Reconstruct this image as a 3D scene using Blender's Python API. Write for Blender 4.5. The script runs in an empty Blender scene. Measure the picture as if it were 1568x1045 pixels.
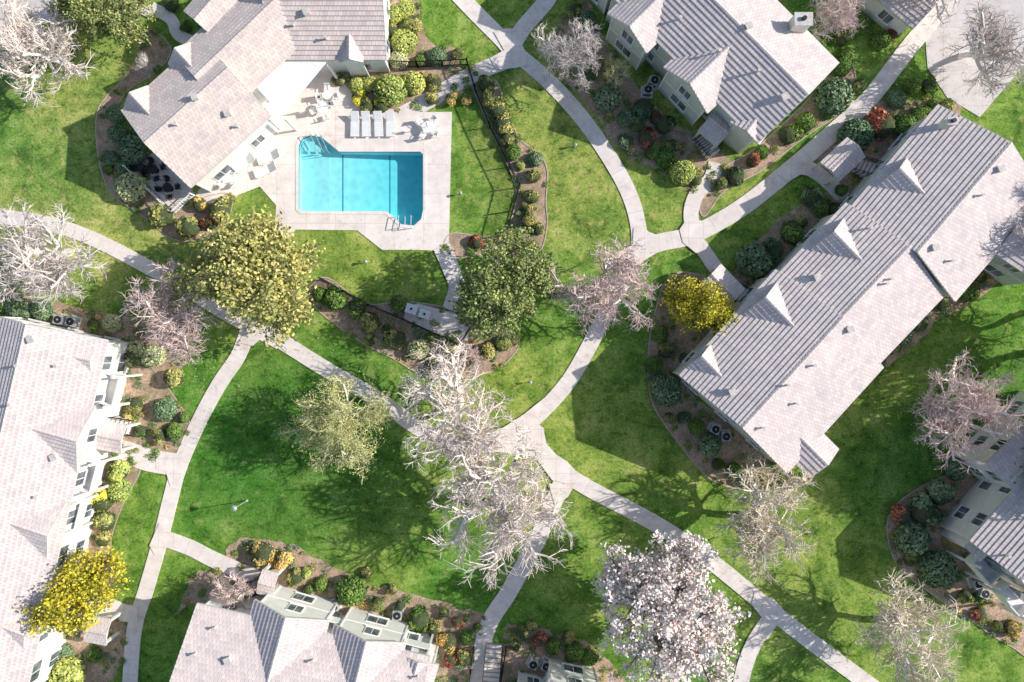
import bpy, bmesh, math, random
import numpy as np
from mathutils import Vector
random.seed(7)
H=70.0; S=15.0; CX=784.0; CY=522.5
scene=bpy.context.scene
def R(px,py,z=0.0):
    s=(H-z)/H
    return Vector(((px-CX)/S*s,(CY-py)/S*s,z))
def link(o,parent=None):
    scene.collection.objects.link(o)
    if parent: o.parent=parent
    return o
def empty(name,loc=(0,0,0)):
    e=bpy.data.objects.new(name,None); e.location=loc; e.empty_display_size=.3
    return link(e)
# ---------------- materials
def newmat(name):
    m=bpy.data.materials.new(name); m.use_nodes=True
    nt=m.node_tree; b=nt.nodes['Principled BSDF']
    return m,nt,b
def N(nt,t,**k):
    n=nt.nodes.new(t)
    for a,v in k.items(): setattr(n,a,v)
    return n
def ramp(nt,fac,stops):
    r=N(nt,'ShaderNodeValToRGB')
    e=r.color_ramp.elements
    while len(e)<len(stops): e.new(0.5)
    for i,(p,c) in enumerate(stops):
        e[i].position=p; e[i].color=(c[0],c[1],c[2],1)
    nt.links.new(fac,r.inputs[0]); return r.outputs[0]
def mixc(nt,fac,a,b,mode='MIX'):
    m=N(nt,'ShaderNodeMix',data_type='RGBA',blend_type=mode)
    for i,v in ((0,fac),(6,a),(7,b)):
        if isinstance(v,(int,float)): m.inputs[i].default_value=v
        elif isinstance(v,tuple): m.inputs[i].default_value=(v[0],v[1],v[2],1)
        else: nt.links.new(v,m.inputs[i])
    return m.outputs[2]
def noise(nt,scale,detail=4,rough=.55,coord=None,dist=0):
    n=N(nt,'ShaderNodeTexNoise'); n.inputs['Scale'].default_value=scale
    n.inputs['Detail'].default_value=detail; n.inputs['Roughness'].default_value=rough
    n.inputs['Distortion'].default_value=dist
    if coord is None:
        g=N(nt,'ShaderNodeNewGeometry'); coord=g.outputs['Position']
    nt.links.new(coord,n.inputs['Vector']); return n.outputs['Fac']
def simple(name,col,rough=.7,var=.15,scale=3,metal=0,spec=.3):
    m,nt,b=newmat(name)
    f=noise(nt,scale,2)
    c=ramp(nt,f,[(.3,tuple(x*(1-var) for x in col)),(.7,tuple(min(1,x*(1+var)) for x in col))])
    nt.links.new(c,b.inputs['Base Color']); b.inputs['Roughness'].default_value=rough
    b.inputs['Metallic'].default_value=metal; b.inputs['Specular IOR Level'].default_value=spec
    return m
def grass_mat():
    m,nt,b=newmat('grass_mat')
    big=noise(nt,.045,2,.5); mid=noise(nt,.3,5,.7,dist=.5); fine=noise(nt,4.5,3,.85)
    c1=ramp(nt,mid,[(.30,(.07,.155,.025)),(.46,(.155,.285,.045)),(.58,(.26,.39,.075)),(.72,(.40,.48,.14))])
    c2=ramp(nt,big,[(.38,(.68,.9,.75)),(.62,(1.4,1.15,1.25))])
    c=mixc(nt,1.0,c1,c2,'MULTIPLY')
    f=ramp(nt,fine,[(.3,(.42,.45,.4)),(.5,(1,1,1)),(.7,(1.55,1.42,1.6))])
    c=mixc(nt,1.0,c,f,'MULTIPLY')
    y=ramp(nt,noise(nt,.8,4,.75),[(.55,(0,0,0)),(.70,(.8,.8,.8))])
    c=mixc(nt,y,c,(.44,.44,.14))
    dk=ramp(nt,noise(nt,1.3,4,.75),[(.36,(.5,.58,.5)),(.48,(1,1,1))])
    c=mixc(nt,1.0,c,dk,'MULTIPLY')
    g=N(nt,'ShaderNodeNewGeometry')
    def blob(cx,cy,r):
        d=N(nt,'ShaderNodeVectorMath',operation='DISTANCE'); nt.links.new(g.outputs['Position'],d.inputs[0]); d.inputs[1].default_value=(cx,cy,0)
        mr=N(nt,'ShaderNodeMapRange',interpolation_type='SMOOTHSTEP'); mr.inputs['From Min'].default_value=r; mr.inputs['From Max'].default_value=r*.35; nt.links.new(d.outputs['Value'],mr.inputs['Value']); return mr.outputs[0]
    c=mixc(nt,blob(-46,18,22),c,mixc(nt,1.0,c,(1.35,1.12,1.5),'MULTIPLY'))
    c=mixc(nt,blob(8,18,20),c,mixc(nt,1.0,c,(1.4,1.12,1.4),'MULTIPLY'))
    c=mixc(nt,blob(-22,-12,17),c,mixc(nt,1.0,c,(.58,.76,.72),'MULTIPLY'))  # deeper green central-left lawn, with tree shade painted into the colour
    c=mixc(nt,blob(46,-12,18),c,mixc(nt,1.0,c,(.72,.80,.82),'MULTIPLY'))  # shade over the lower-right lawn, painted into the grass colour
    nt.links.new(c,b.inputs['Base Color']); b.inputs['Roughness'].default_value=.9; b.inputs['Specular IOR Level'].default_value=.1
    return m
def soil_mat():
    m,nt,b=newmat('mulch_mat')
    f=noise(nt,6,4,.85); g=noise(nt,.7,3,.6)
    c=ramp(nt,f,[(.3,(.19,.13,.09)),(.5,(.50,.375,.285)),(.7,(.76,.61,.49))])
    c2=ramp(nt,g,[(.35,(.68,.69,.58)),(.6,(1.15,1.05,1))])
    c=mixc(nt,1.0,c,c2,'MULTIPLY')
    gg=ramp(nt,noise(nt,1.3,4,.7),[(.55,(0,0,0)),(.66,(.75,.75,.75))])
    c=mixc(nt,gg,c,(.18,.23,.07))
    nt.links.new(c,b.inputs['Base Color']); b.inputs['Roughness'].default_value=.95
    return m
def conc_mat(name,col,joint=1.5):
    m,nt,b=newmat(name)
    f=noise(nt,.8,5,.7)
    c=ramp(nt,f,[(.3,tuple(x*.86 for x in col)),(.65,tuple(x*1.06 for x in col))])
    uv=N(nt,'ShaderNodeUVMap'); br=N(nt,'ShaderNodeTexBrick'); nt.links.new(uv.outputs[0],br.inputs['Vector'])
    br.offset=0; br.inputs['Scale'].default_value=1; br.inputs['Brick Width'].default_value=joint; br.inputs['Row Height'].default_value=joint
    br.inputs['Mortar Size'].default_value=.02
    br.inputs['Color1'].default_value=(1,1,1,1); br.inputs['Color2'].default_value=(.93,.925,.92,1); br.inputs['Mortar'].default_value=(.72,.70,.68,1)
    c=mixc(nt,1.0,c,br.outputs['Color'],'MULTIPLY')
    st=ramp(nt,noise(nt,.35,5,.85),[(.52,(1,1,1)),(.75,(.78,.71,.66))])
    c=mixc(nt,1.0,c,st,'MULTIPLY')
    nt.links.new(c,b.inputs['Base Color']); b.inputs['Roughness'].default_value=.85; return m
def roof_mat(name,col):
    m,nt,b=newmat(name)
    uv=N(nt,'ShaderNodeUVMap'); br=N(nt,'ShaderNodeTexBrick'); nt.links.new(uv.outputs[0],br.inputs['Vector'])
    br.offset=.5; br.inputs['Scale'].default_value=1; br.inputs['Brick Width'].default_value=1.0; br.inputs['Row Height'].default_value=1.0
    br.inputs['Mortar Size'].default_value=.05; br.inputs['Bias'].default_value=0
    br.inputs['Color1'].default_value=(col[0]*1.08,col[1]*1.07,col[2]*1.06,1); br.inputs['Color2'].default_value=(col[0]*.88,col[1]*.88,col[2]*.9,1)
    br.inputs['Mortar'].default_value=(col[0]*.6,col[1]*.6,col[2]*.6,1)
    f=noise(nt,.5,5,.75); c=mixc(nt,1.0,br.outputs['Color'],ramp(nt,f,[(.3,(.84,.85,.87)),(.7,(1.08,1.06,1.03))]),'MULTIPLY')
    nt.links.new(c,b.inputs['Base Color']); b.inputs['Roughness'].default_value=.8; return m
def leaf_mat(name,c0,c1,c2,gain=1.0):
    m,nt,b=newmat(name)
    c0,c1,c2=[tuple(min(.95,x*gain) for x in c) for c in (c0,c1,c2)]
    g=N(nt,'ShaderNodeNewGeometry'); o=N(nt,'ShaderNodeObjectInfo')
    c=ramp(nt,g.outputs['Random Per Island'],[(.0,c0),(.5,c1),(1,c2)])
    c=mixc(nt,1.0,c,ramp(nt,o.outputs['Random'],[(0,(.82,.88,.84)),(1,(1.18,1.08,1.08))]),'MULTIPLY')
    c=mixc(nt,1.0,c,ramp(nt,noise(nt,.9,1),[(.35,(.72,.78,.78)),(.65,(1.2,1.15,1.1))]),'MULTIPLY')
    nt.links.new(c,b.inputs['Base Color']); b.inputs['Roughness'].default_value=.8; b.inputs['Specular IOR Level'].default_value=.12
    return m
M={}
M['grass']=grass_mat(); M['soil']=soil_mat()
M['path']=conc_mat('path_concrete',(.92,.83,.77),1.5)
M['deck']=conc_mat('deck_concrete',(.96,.86,.79),3.0)
M['curb']=simple('curb_mat',(.58,.47,.37),.9)
M['asph']=conc_mat('lot_pavement',(.74,.68,.66),4)
M['roof']=roof_mat('roof_tile',(.80,.70,.665))
M['roofc']=roof_mat('roof_tile_warm',(.80,.685,.63))
M['fascia']=simple('fascia_mat',(.64,.60,.56),.6)
M['wallw']=simple('stucco_white',(.86,.84,.79),.9,.06,1)
M['wallg']=simple('stucco_sage',(.62,.64,.57),.9,.07,1)
M['trim']=simple('trim_white',(.92,.91,.88),.6,.04)
M['frame']=simple('window_frame',(.88,.87,.84),.5,.03)
m,nt,b=newmat('window_glass'); b.inputs['Roughness'].default_value=.06; M['glass']=m
f=noise(nt,.7,3); nt.links.new(ramp(nt,f,[(.4,(.05,.07,.08)),(.6,(.22,.25,.28))]),b.inputs['Base Color'])
M['iron']=simple('black_iron',(.02,.025,.025),.5)
M['metal']=simple('grey_metal',(.5,.51,.52),.45,metal=.2)
M['dark']=simple('dark_metal',(.03,.032,.035),.5)
M['white']=simple('white_plastic',(.9,.9,.89),.5,.03)
M['steel']=simple('steel_rail',(.7,.7,.72),.25,metal=.8)
M['wood']=simple('grey_wood',(.3,.27,.25),.8)
M['bark']=simple('bark_brown',(.24,.19,.14),.9)
M['barkw']=simple('bark_white',(.90,.84,.78),.85,.12)
M['twig_pink']=simple('twig_pink',(.68,.53,.49),.9,.22)
M['twig_grey']=simple('twig_grey',(.66,.59,.55),.9,.22)
M['twig_white']=simple('twig_white',(.78,.68,.61),.9,.18)
M['twig_beige']=simple('twig_beige',(.74,.65,.50),.9,.22)
M['twig_yel']=simple('twig_yellow',(.62,.60,.30),.9,.25)
M['lf_olive']=leaf_mat('leaf_olive',(.20,.23,.075),(.45,.47,.15),(.70,.66,.28))
M['lf_grn']=leaf_mat('leaf_green',(.15,.20,.065),(.34,.39,.13),(.56,.58,.25))
M['lf_yel']=leaf_mat('leaf_yellow',(.32,.31,.03),(.70,.60,.05),(.88,.78,.13))
M['lf_blos']=leaf_mat('blossom',(.78,.6,.58),(.95,.86,.84),(.95,.93,.92))
M['lf_spr']=leaf_mat('leaf_spring',(.42,.45,.14),(.60,.60,.21),(.7,.68,.34))
B={}; G=1.7
B['g']=leaf_mat('shrub_green',(.045,.09,.02),(.10,.17,.04),(.18,.26,.07),G)
B['s']=leaf_mat('shrub_sage',(.06,.10,.055),(.14,.20,.11),(.24,.31,.18),G)
B['o']=leaf_mat('shrub_olive',(.12,.13,.04),(.25,.25,.085),(.39,.37,.16),G)
B['y']=leaf_mat('shrub_lime',(.16,.2,.04),(.33,.37,.10),(.48,.5,.19),G)
B['Y']=leaf_mat('shrub_yellow',(.3,.3,.03),(.5,.46,.05),(.6,.56,.1),G)
B['l']=leaf_mat('shrub_pale',(.27,.28,.14),(.42,.42,.24),(.56,.55,.35),G)
B['r']=leaf_mat('shrub_red',(.12,.04,.03),(.27,.09,.065),(.36,.2,.11),G)
B['a']=leaf_mat('shrub_orange',(.34,.2,.06),(.48,.33,.12),(.46,.42,.18),G)
B['d']=leaf_mat('shrub_dark',(.03,.06,.03),(.07,.11,.055),(.12,.18,.09),G)
M['core']=simple('shrub_core',(.07,.09,.04),.95)
M['litter']=leaf_mat('leaf_litter_mat',(.35,.27,.18),(.55,.46,.34),(.7,.63,.5))
# ---------------- mesh builder
class MB:
    def __init__(s): s.v=[];s.f=[];s.m=[];s.uv=[]
    def poly(s,pts,mat=0,uv=None,up=False):
        pts=[Vector(p) for p in pts]
        if up:
            n=Vector((0,0,0))
            for i in range(len(pts)):
                a=pts[i];b_=pts[(i+1)%len(pts)]; n+=a.cross(b_)
            if n.z<0:
                pts=pts[::-1]; uv=uv[::-1] if uv else None
        i=len(s.v); s.v+= [tuple(p) for p in pts]; s.f.append(tuple(range(i,i+len(pts)))); s.m.append(mat)
        s.uv.append(uv if uv else [(p.x,p.y) for p in pts])
    def box(s,c,ax,ay,az,mat=0):
        c=Vector(c);ax=Vector(ax);ay=Vector(ay);az=Vector(az)
        P=[c+i*ax+j*ay+k*az for k in(-1,1) for j in(-1,1) for i in(-1,1)]
        b0=len(s.v); s.v+=[tuple(p) for p in P]
        for f in((0,2,3,1),(4,5,7,6),(0,1,5,4),(2,6,7,3),(0,4,6,2),(1,3,7,5)):
            s.f.append(tuple(b0+i for i in f)); s.m.append(mat); s.uv.append([(0,0),(1,0),(1,1),(0,1)])
    def beam(s,a,b,w,h=None,mat=0):
        a=Vector(a);b=Vector(b);h=h or w; d=b-a; L=d.length
        if L<1e-5: return
        d/=L; u=Vector((0,0,1)).cross(d)
        if u.length<1e-3: u=Vector((1,0,0))
        u.normalize(); v=d.cross(u)
        s.box((a+b)/2,d*L/2,u*w/2,v*h/2,mat)
    def cyl(s,a,b,r0,r1=None,n=12,mat=0,cap=True):
        a=Vector(a);b=Vector(b); r1=r0 if r1 is None else r1; d=(b-a).normalized()
        u=d.orthogonal().normalized(); v=d.cross(u); i0=len(s.v)
        for p,r in((a,r0),(b,r1)):
            for k in range(n):
                t=2*math.pi*k/n; s.v.append(tuple(p+u*math.cos(t)*r+v*math.sin(t)*r))
        for k in range(n):
            q=(k+1)%n; s.f.append((i0+k,i0+q,i0+n+q,i0+n+k)); s.m.append(mat); s.uv.append([(0,0)]*4)
        if cap:
            s.f.append(tuple(i0+k for k in range(n))[::-1]); s.m.append(mat); s.uv.append([(0,0)]*n)
            s.f.append(tuple(i0+n+k for k in range(n))); s.m.append(mat); s.uv.append([(0,0)]*n)
    def obj(s,name,mats,parent=None,smooth=False):
        me=bpy.data.meshes.new(name); me.from_pydata(s.v,[],s.f)
        for m_ in mats: me.materials.append(m_)
        me.polygons.foreach_set('material_index',s.m)
        uvl=me.uv_layers.new(name='UVMap'); flat=[c for f in s.uv for p in f for c in p]
        uvl.data.foreach_set('uv',flat)
        if smooth: me.polygons.foreach_set('use_smooth',[True]*len(me.polygons))
        me.update()
        return link(bpy.data.objects.new(name,me),parent)
def catmull(pts,n=8,closed=False):
    P=[np.array(p[:2],float) for p in pts]; out=[]
    m=len(P); rng=range(m if closed else m-1)
    for i in rng:
        if closed: a,b_,c,d=P[(i-1)%m],P[i],P[(i+1)%m],P[(i+2)%m]
        else: a,b_,c,d=P[max(i-1,0)],P[i],P[i+1],P[min(i+2,m-1)]
        for k in range(n):
            t=k/n; out.append(.5*((2*b_)+(-a+c)*t+(2*a-5*b_+4*c-d)*t*t+(-a+3*b_-3*c+d)*t**3))
    if not closed: out.append(P[-1])
    return out
# ---------------- pool outline / ground / deck
pool_px=[(458,224),(463,213),(474,209),(492,210),(504,220),(520,233),(644,233),(648,237),(648,322),(645,336),(634,346),(615,344),(603,332),(592,324),(462,324),(458,320)]
pool=[R(x,y) for x,y in pool_px]
def off_loop(loop,d):
    out=[];n=len(loop)
    for i in range(n):
        a=loop[i-1];b_=loop[i];c=loop[(i+1)%n]
        e1=(b_-a).normalized();e2=(c-b_).normalized()
        t=(e1+e2).normalized(); nn=Vector((-t.y,t.x,0)); out.append(b_+nn*d)
    return out
def holed(name,outer,inner,z,mats,parent=None,thick=0):
    bm=bmesh.new(); es=[]
    for loop in (outer,inner):
        vs=[bm.verts.new((p[0],p[1],z)) for p in loop]
        for i in range(len(vs)): es.append(bm.edges.new((vs[i],vs[(i+1)%len(vs)])))
    bmesh.ops.triangle_fill(bm,use_beauty=True,edges=es)
    for f in bm.faces:
        f.normal_update()
        if f.normal.z<0: f.normal_flip()
    if thick:
        loop=outer
        for i in range(len(loop)):
            a=loop[i];b_=loop[(i+1)%len(loop)]
            bm.faces.new([bm.verts.new((a[0],a[1],z)),bm.verts.new((b_[0],b_[1],z)),bm.verts.new((b_[0],b_[1],z-thick)),bm.verts.new((a[0],a[1],z-thick))])
    uv=bm.loops.layers.uv.new('UVMap')
    for f in bm.faces:
        for l in f.loops: l[uv].uv=(l.vert.co.x,l.vert.co.y)
    me=bpy.data.meshes.new(name); bm.to_mesh(me); bm.free()
    for m_ in mats: me.materials.append(m_)
    return link(bpy.data.objects.new(name,me),parent)
sgn=sum(pool[i].x*pool[(i+1)%len(pool)].y-pool[(i+1)%len(pool)].x*pool[i].y for i in range(len(pool)))
D=-.35 if sgn>0 else .35
holeG=off_loop(pool,D*.9)
coping=off_loop(pool,D)
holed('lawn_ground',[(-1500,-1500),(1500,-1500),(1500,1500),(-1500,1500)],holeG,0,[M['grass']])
deck_px=[(395,85),(505,95),(520,122),(557,160),(622,172),(692,172),(687,378),(662,384),(640,383),(585,383),(547,353),(452,352),(440,368),(420,368),(423,315),(398,286),(362,300),(340,330),(300,300),(330,250)]
deck=[R(x,y) for x,y in deck_px]
holed('pool_deck',deck,holeG,.06,[M['deck']],thick=.08)
mb=MB()
n=len(pool)
def dep(p): return -.95-.7*max(0,min(1,(p.x-R(500,0).x)/(R(620,0).x-R(500,0).x)))
for i in range(n):
    j=(i+1)%n
    a,b_,c,d=pool[i],pool[j],coping[j],coping[i]
    mb.poly([a+Vector((0,0,.1)),b_+Vector((0,0,.1)),c+Vector((0,0,.1)),d+Vector((0,0,.1))],0,up=True)
    mb.poly([d+Vector((0,0,.1)),c+Vector((0,0,.1)),c+Vector((0,0,.0)),d+Vector((0,0,.0))],0)
    mb.poly([a+Vector((0,0,.1)),b_+Vector((0,0,.1)),b_+Vector((0,0,-.2)),a+Vector((0,0,-.2))],1)
    mb.poly([a+Vector((0,0,-.2)),b_+Vector((0,0,-.2)),Vector((b_.x,b_.y,-2.1)),Vector((a.x,a.y,-2.1))],2)
xs=[458,500,520,522,560,592,594,620,648]
for i in range(len(xs)-1):
    a,b_=R(xs[i]-(3 if i==0 else 0),0),R(xs[i+1]+(3 if i==len(xs)-2 else 0),0)
    ya,yb=R(0,205).y,R(0,350).y
    mb.poly([(a.x,ya,dep(a)),(b_.x,ya,dep(b_)),(b_.x,yb,dep(b_)),(a.x,yb,dep(a))],3 if xs[i] in(520,592) else 2,up=True)
for k in range(4):
    p0=R(462+k*9,213+k*2); p1=R(462+k*9+9,231)
    mb.poly([(p0.x,p0.y,-.3-.15*k),(p1.x,p0.y,-.3-.15*k),(p1.x,p1.y,-.3-.15*k),(p0.x,p1.y,-.3-.15*k)],2,up=True)
m,nt,b=newmat('pool_plaster')
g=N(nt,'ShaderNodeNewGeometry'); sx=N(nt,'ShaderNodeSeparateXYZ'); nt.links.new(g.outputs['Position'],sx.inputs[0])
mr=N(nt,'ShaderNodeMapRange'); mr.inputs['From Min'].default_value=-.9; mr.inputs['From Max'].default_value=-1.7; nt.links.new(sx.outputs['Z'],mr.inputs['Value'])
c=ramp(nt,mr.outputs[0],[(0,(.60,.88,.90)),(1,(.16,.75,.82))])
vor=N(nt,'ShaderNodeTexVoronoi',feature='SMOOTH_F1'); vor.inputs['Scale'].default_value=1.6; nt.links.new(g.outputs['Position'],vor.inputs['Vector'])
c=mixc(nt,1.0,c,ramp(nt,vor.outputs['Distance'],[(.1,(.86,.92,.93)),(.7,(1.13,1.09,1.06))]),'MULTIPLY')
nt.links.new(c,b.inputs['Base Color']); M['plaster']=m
M['tile']=simple('pool_tile',(.05,.25,.36),.3)
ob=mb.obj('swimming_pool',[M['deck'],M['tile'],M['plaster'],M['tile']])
poolroot=ob
m,nt,b=newmat('pool_water')
tr=N(nt,'ShaderNodeBsdfTransparent'); tr.inputs[0].default_value=(.72,.97,.985,1)
gl=N(nt,'ShaderNodeBsdfGlossy'); gl.inputs['Roughness'].default_value=.04
h=noise(nt,2.2,2); bp=N(nt,'ShaderNodeBump'); bp.inputs['Strength'].default_value=.35; bp.inputs['Distance'].default_value=.08
nt.links.new(h,bp.inputs['Height']); nt.links.new(bp.outputs[0],gl.inputs['Normal'])
mx=N(nt,'ShaderNodeMixShader'); mx.inputs[0].default_value=.04; nt.links.new(tr.outputs[0],mx.inputs[1]); nt.links.new(gl.outputs[0],mx.inputs[2])
nt.links.new(mx.outputs[0],nt.nodes['Material Output'].inputs[0])
mb=MB(); mb.poly([p+Vector((0,0,-.06)) for p in off_loop(pool,-D*.02)],0,up=True); mb.obj('water',[m],poolroot)
mb=MB()
for (x0,y0,dx,dy) in ((478,208,10,24),(486,208,10,24),(494,210,10,24),(612,350,0,-18),(622,351,0,-18),(631,350,0,-18)):
    a=R(x0,y0); b_=R(x0+dx,y0+dy)
    mb.cyl((a.x,a.y,.1),(a.x,a.y,.9),.035); mb.cyl((a.x,a.y,.9),(b_.x,b_.y,.75),.035); mb.cyl((b_.x,b_.y,.75),(b_.x,b_.y,-.5),.035)
mb.obj('handrails',[M['steel']],poolroot)
# ---------------- beds
beds=[
 [(228,45),(262,75),(240,110),(195,140),(176,180),(190,215),(210,240),(270,315),(320,300),(355,300),(345,345),(300,368),(262,365),(225,335),(180,305),(158,270),(148,215),(152,165),(190,120),(212,85)],
 [(598,0),(640,0),(655,60),(700,75),(706,100),(735,110),(700,150),(622,172),(556,160),(518,122),(505,90),(590,88)],
 [(722,118),(760,125),(775,170),(798,215),(825,235),(838,262),(836,310),(838,345),(826,385),(790,380),(690,395),(690,358),(765,360),(790,292),(752,200),(730,150)],
 [(470,450),(500,425),(560,465),(625,462),(720,480),(790,515),(785,545),(745,572),(660,578),(600,548),(550,522),(490,478)],
 [(900,0),(925,60),(1010,170),(1100,230),(1110,262),(1060,290),(1010,262),(960,240),(905,170),(860,120),(840,60),(870,20)],
 [(1160,225),(1240,150),(1290,88),(1310,120),(1295,165),(1230,212),(1165,262),(1110,292),(1078,332),(1072,300),(1100,262)],
 [(1285,205),(1330,160),(1430,155),(1470,170),(1330,310),(1290,320),(1240,370),(1190,420),(1145,450),(1118,425),(1150,385),(1200,330),(1270,290),(1250,240)],
 [(1030,420),(1110,430),(1170,440),(1050,580),(1140,660),(1220,730),(1225,745),(1160,752),(1090,735),(1040,680),(1000,620),(992,560),(1000,490)],
 [(1335,560),(1355,505),(1430,440),(1480,440),(1568,370),(1600,380),(1560,410),(1500,455),(1440,490),(1400,525),(1360,560)],
 [(1360,790),(1410,745),(1470,720),(1600,660),(1650,800),(1620,1010),(1540,985),(1480,945),(1420,905),(1370,860)],
 [(200,545),(230,560),(262,600),(292,650),(285,690),(262,697),(150,700),(150,560)],
 [(-30,450),(60,460),(160,480),(250,500),(290,540),(250,580),(180,540),(80,500),(-30,490)],
 [(150,700),(205,705),(215,722),(190,770),(172,820),(165,860),(110,880),(100,800)],
 [(360,828),(420,830),(480,850),(540,885),(620,905),(700,930),(742,945),(730,1000),(700,1060),(650,1060),(640,985),(460,925),(380,925),(345,880)],
 [(778,955),(840,965),(900,985),(960,1040),(960,1080),(765,1080),(770,1000)],
 [(160,940),(195,965),(190,1010),(160,1050),(60,1060),(60,1000)],
 [(300,880),(345,878),(400,920),(400,940),(300,925),(270,940)],
]
mb=MB(); cb=MB()
bedpoly=[]
rj=random.Random(3)
for i,bd in enumerate(beds):
    z=.012+.0025*i
    L=catmull([R(*p) for p in bd],6,True)
    if i in (1,4,6,8,11,13,14,15,16): L=[p+np.array([rj.gauss(0,.14),rj.gauss(0,.14)]) for p in L]
    bedpoly.append(L)
    mb.poly([(p[0],p[1],z) for p in L],0,up=True)
    if i in (1,4,6,8,11,13,14,15,16): continue
    n=len(L)
    for k in range(n):
        a=Vector((*L[k],0));b_=Vector((*L[(k+1)%n],0))
        p_=Vector((*L[k-1],0)); q_=Vector((*L[(k+2)%n],0))
        t1=(b_-p_).normalized(); t2=(q_-a).normalized(); w=.06
        n1=Vector((-t1.y,t1.x,0))*w; n2=Vector((-t2.y,t2.x,0))*w; zz=Vector((0,0,.065+.0015*i))
        cb.poly([a-n1+zz,b_-n2+zz,b_+n2+zz,a+n1+zz],0,up=True)
mb.obj('mulch_bed',[M['soil']]); cb.obj('bed_edging_curb',[M['curb']])
# ---------------- paths
paths=[
 ([(690,-20),(730,22),(775,68),(793,95)],25),
 ([(850,-30),(838,0),(800,45),(778,80)],25),
 ([(785,78),(840,125),(890,180),(930,237),(960,290),(975,335),(978,375),(963,415),(935,465),(905,525),(870,585),(825,635),(790,662)],24),
 ([(792,88),(745,105),(700,128),(655,155),(600,185)],25),
 ([(820,645),(790,667),(745,680),(700,680),(640,655),(580,612),(510,572),(455,538),(415,512)],24),
 ([(430,525),(350,482),(250,422),(140,365),(60,340),(-30,330)],22),
 ([(380,505),(365,545),(335,590),(303,650),(275,715),(262,762),(245,830),(225,900),(206,965),(198,1070)],23),
 ([(800,655),(850,712),(900,747),(1000,800),(1080,853),(1175,930),(1245,985),(1340,1055)],25),
 ([(868,720),(845,775),(820,832),(780,905),(745,965),(728,1060)],26),
 ([(965,390),(1010,372),(1060,360),(1130,322),(1200,268),(1262,215),(1330,152),(1390,75),(1465,-15)],27),
 ([(1062,362),(1058,325),(1068,295),(1088,275),(1096,250)],23),
 ([(1045,360),(1070,375),(1097,412),(1140,458)],22),
 ([(1215,250),(1245,262),(1268,280),(1292,305)],22),
 ([(1188,935),(1158,978),(1140,1020),(1130,1070)],24),
 ([(245,822),(290,838),(330,858),(395,885)],24),
 ([(275,712),(230,705),(190,692),(130,682)],34),
 ([(212,940),(190,938),(165,930),(120,935)],26),
 ([(232,12),(262,30),(275,55),(310,70)],18),
 ([(676,378),(690,410),(700,440),(690,475)],26),
 ([(232,20),(180,-5),(130,-40)],18),
 ([(1290,160),(1330,165)],14),
]
mb=MB()
for i,(pl,w) in enumerate(paths):
    z=.075+.003*i
    L=[Vector((p[0],p[1],z)) for p in catmull([R(*p) for p in pl],8)]
    w=w/S/2; acc=0; prev=None
    for k,p in enumerate(L):
        t=(L[min(k+1,len(L)-1)]-L[max(k-1,0)]).normalized(); n_=Vector((-t.y,t.x,0))
        if k: acc+=(p-L[k-1]).length
        cur=(p+n_*w,p-n_*w,acc)
        if prev:
            mb.poly([prev[0],cur[0],cur[1],prev[1]],0,[(prev[2],-1.1),(cur[2],-1.1),(cur[2],-.4),(prev[2],-.4)],up=True)
            dz=Vector((0,0,-.15))
            for q in(0,1): mb.poly([prev[q],cur[q],cur[q]+dz,prev[q]+dz],0)
        prev=cur
fil=[[(756,50),(772,45),(800,45),(812,50),(800,70),(812,100),(790,105),(760,108),(750,90),(772,78)],
 [(985,345),(992,355),(1010,362),(1010,385),(985,400),(962,425),(955,400),(968,380),(970,350)],
 [(835,608),(812,640),(832,655),(838,688),(868,706),(890,730),(875,742),(845,735),(820,700),(760,692),(720,694),(715,668),(770,655),(800,636)],
 [(1155,905),(1185,918),(1205,940),(1210,955),(1190,955),(1175,978),(1158,972),(1168,948),(1150,925)],
 [(365,525),(388,530),(408,512),(440,540),(450,520),(415,500),(385,495)],
 [(245,800),(255,812),(275,822),(272,840),(250,838),(238,850),(230,835)],
 [(1188,265),(1215,240),(1240,252),(1250,272),(1225,268),(1205,280)],
 [(283,690),(270,700),(240,697),(240,718),(255,722),(262,745),(280,730)],
 [(1040,352),(1048,340),(1072,338),(1082,345),(1090,355),(1075,368),(1085,385),(1065,388),(1045,372)],
 [(840,740),(862,742),(880,742),(870,760),(850,775)]]
for i,fl in enumerate(fil):
    z=.145+.002*i; mb.poly([Vector((R(*p).x,R(*p).y,z)) for p in fl],0,up=True)
mb.obj('concrete_path',[M['path']])
mb=MB()
mb.poly([(p.x,p.y,.155) for p in [R(623,470),R(640,465),R(722,487),R(716,522),R(690,518),R(640,500),R(618,488)]],0,up=True)
mb.obj('equipment_pad',[M['deck']])
mb=MB()
for q,z in (([(1415,40),(1470,-40),(1700,-60),(1700,60),(1568,100),(1500,180),(1450,150),(1420,105)],.05),([(-40,-40),(130,-40),(100,20),(60,40),(95,75),(60,60),(-40,70)],.055)):
    mb.poly([(R(*p).x,R(*p).y,z) for p in q],0,up=True)
mb.obj('parking_pavement',[M['asph']])
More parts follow.
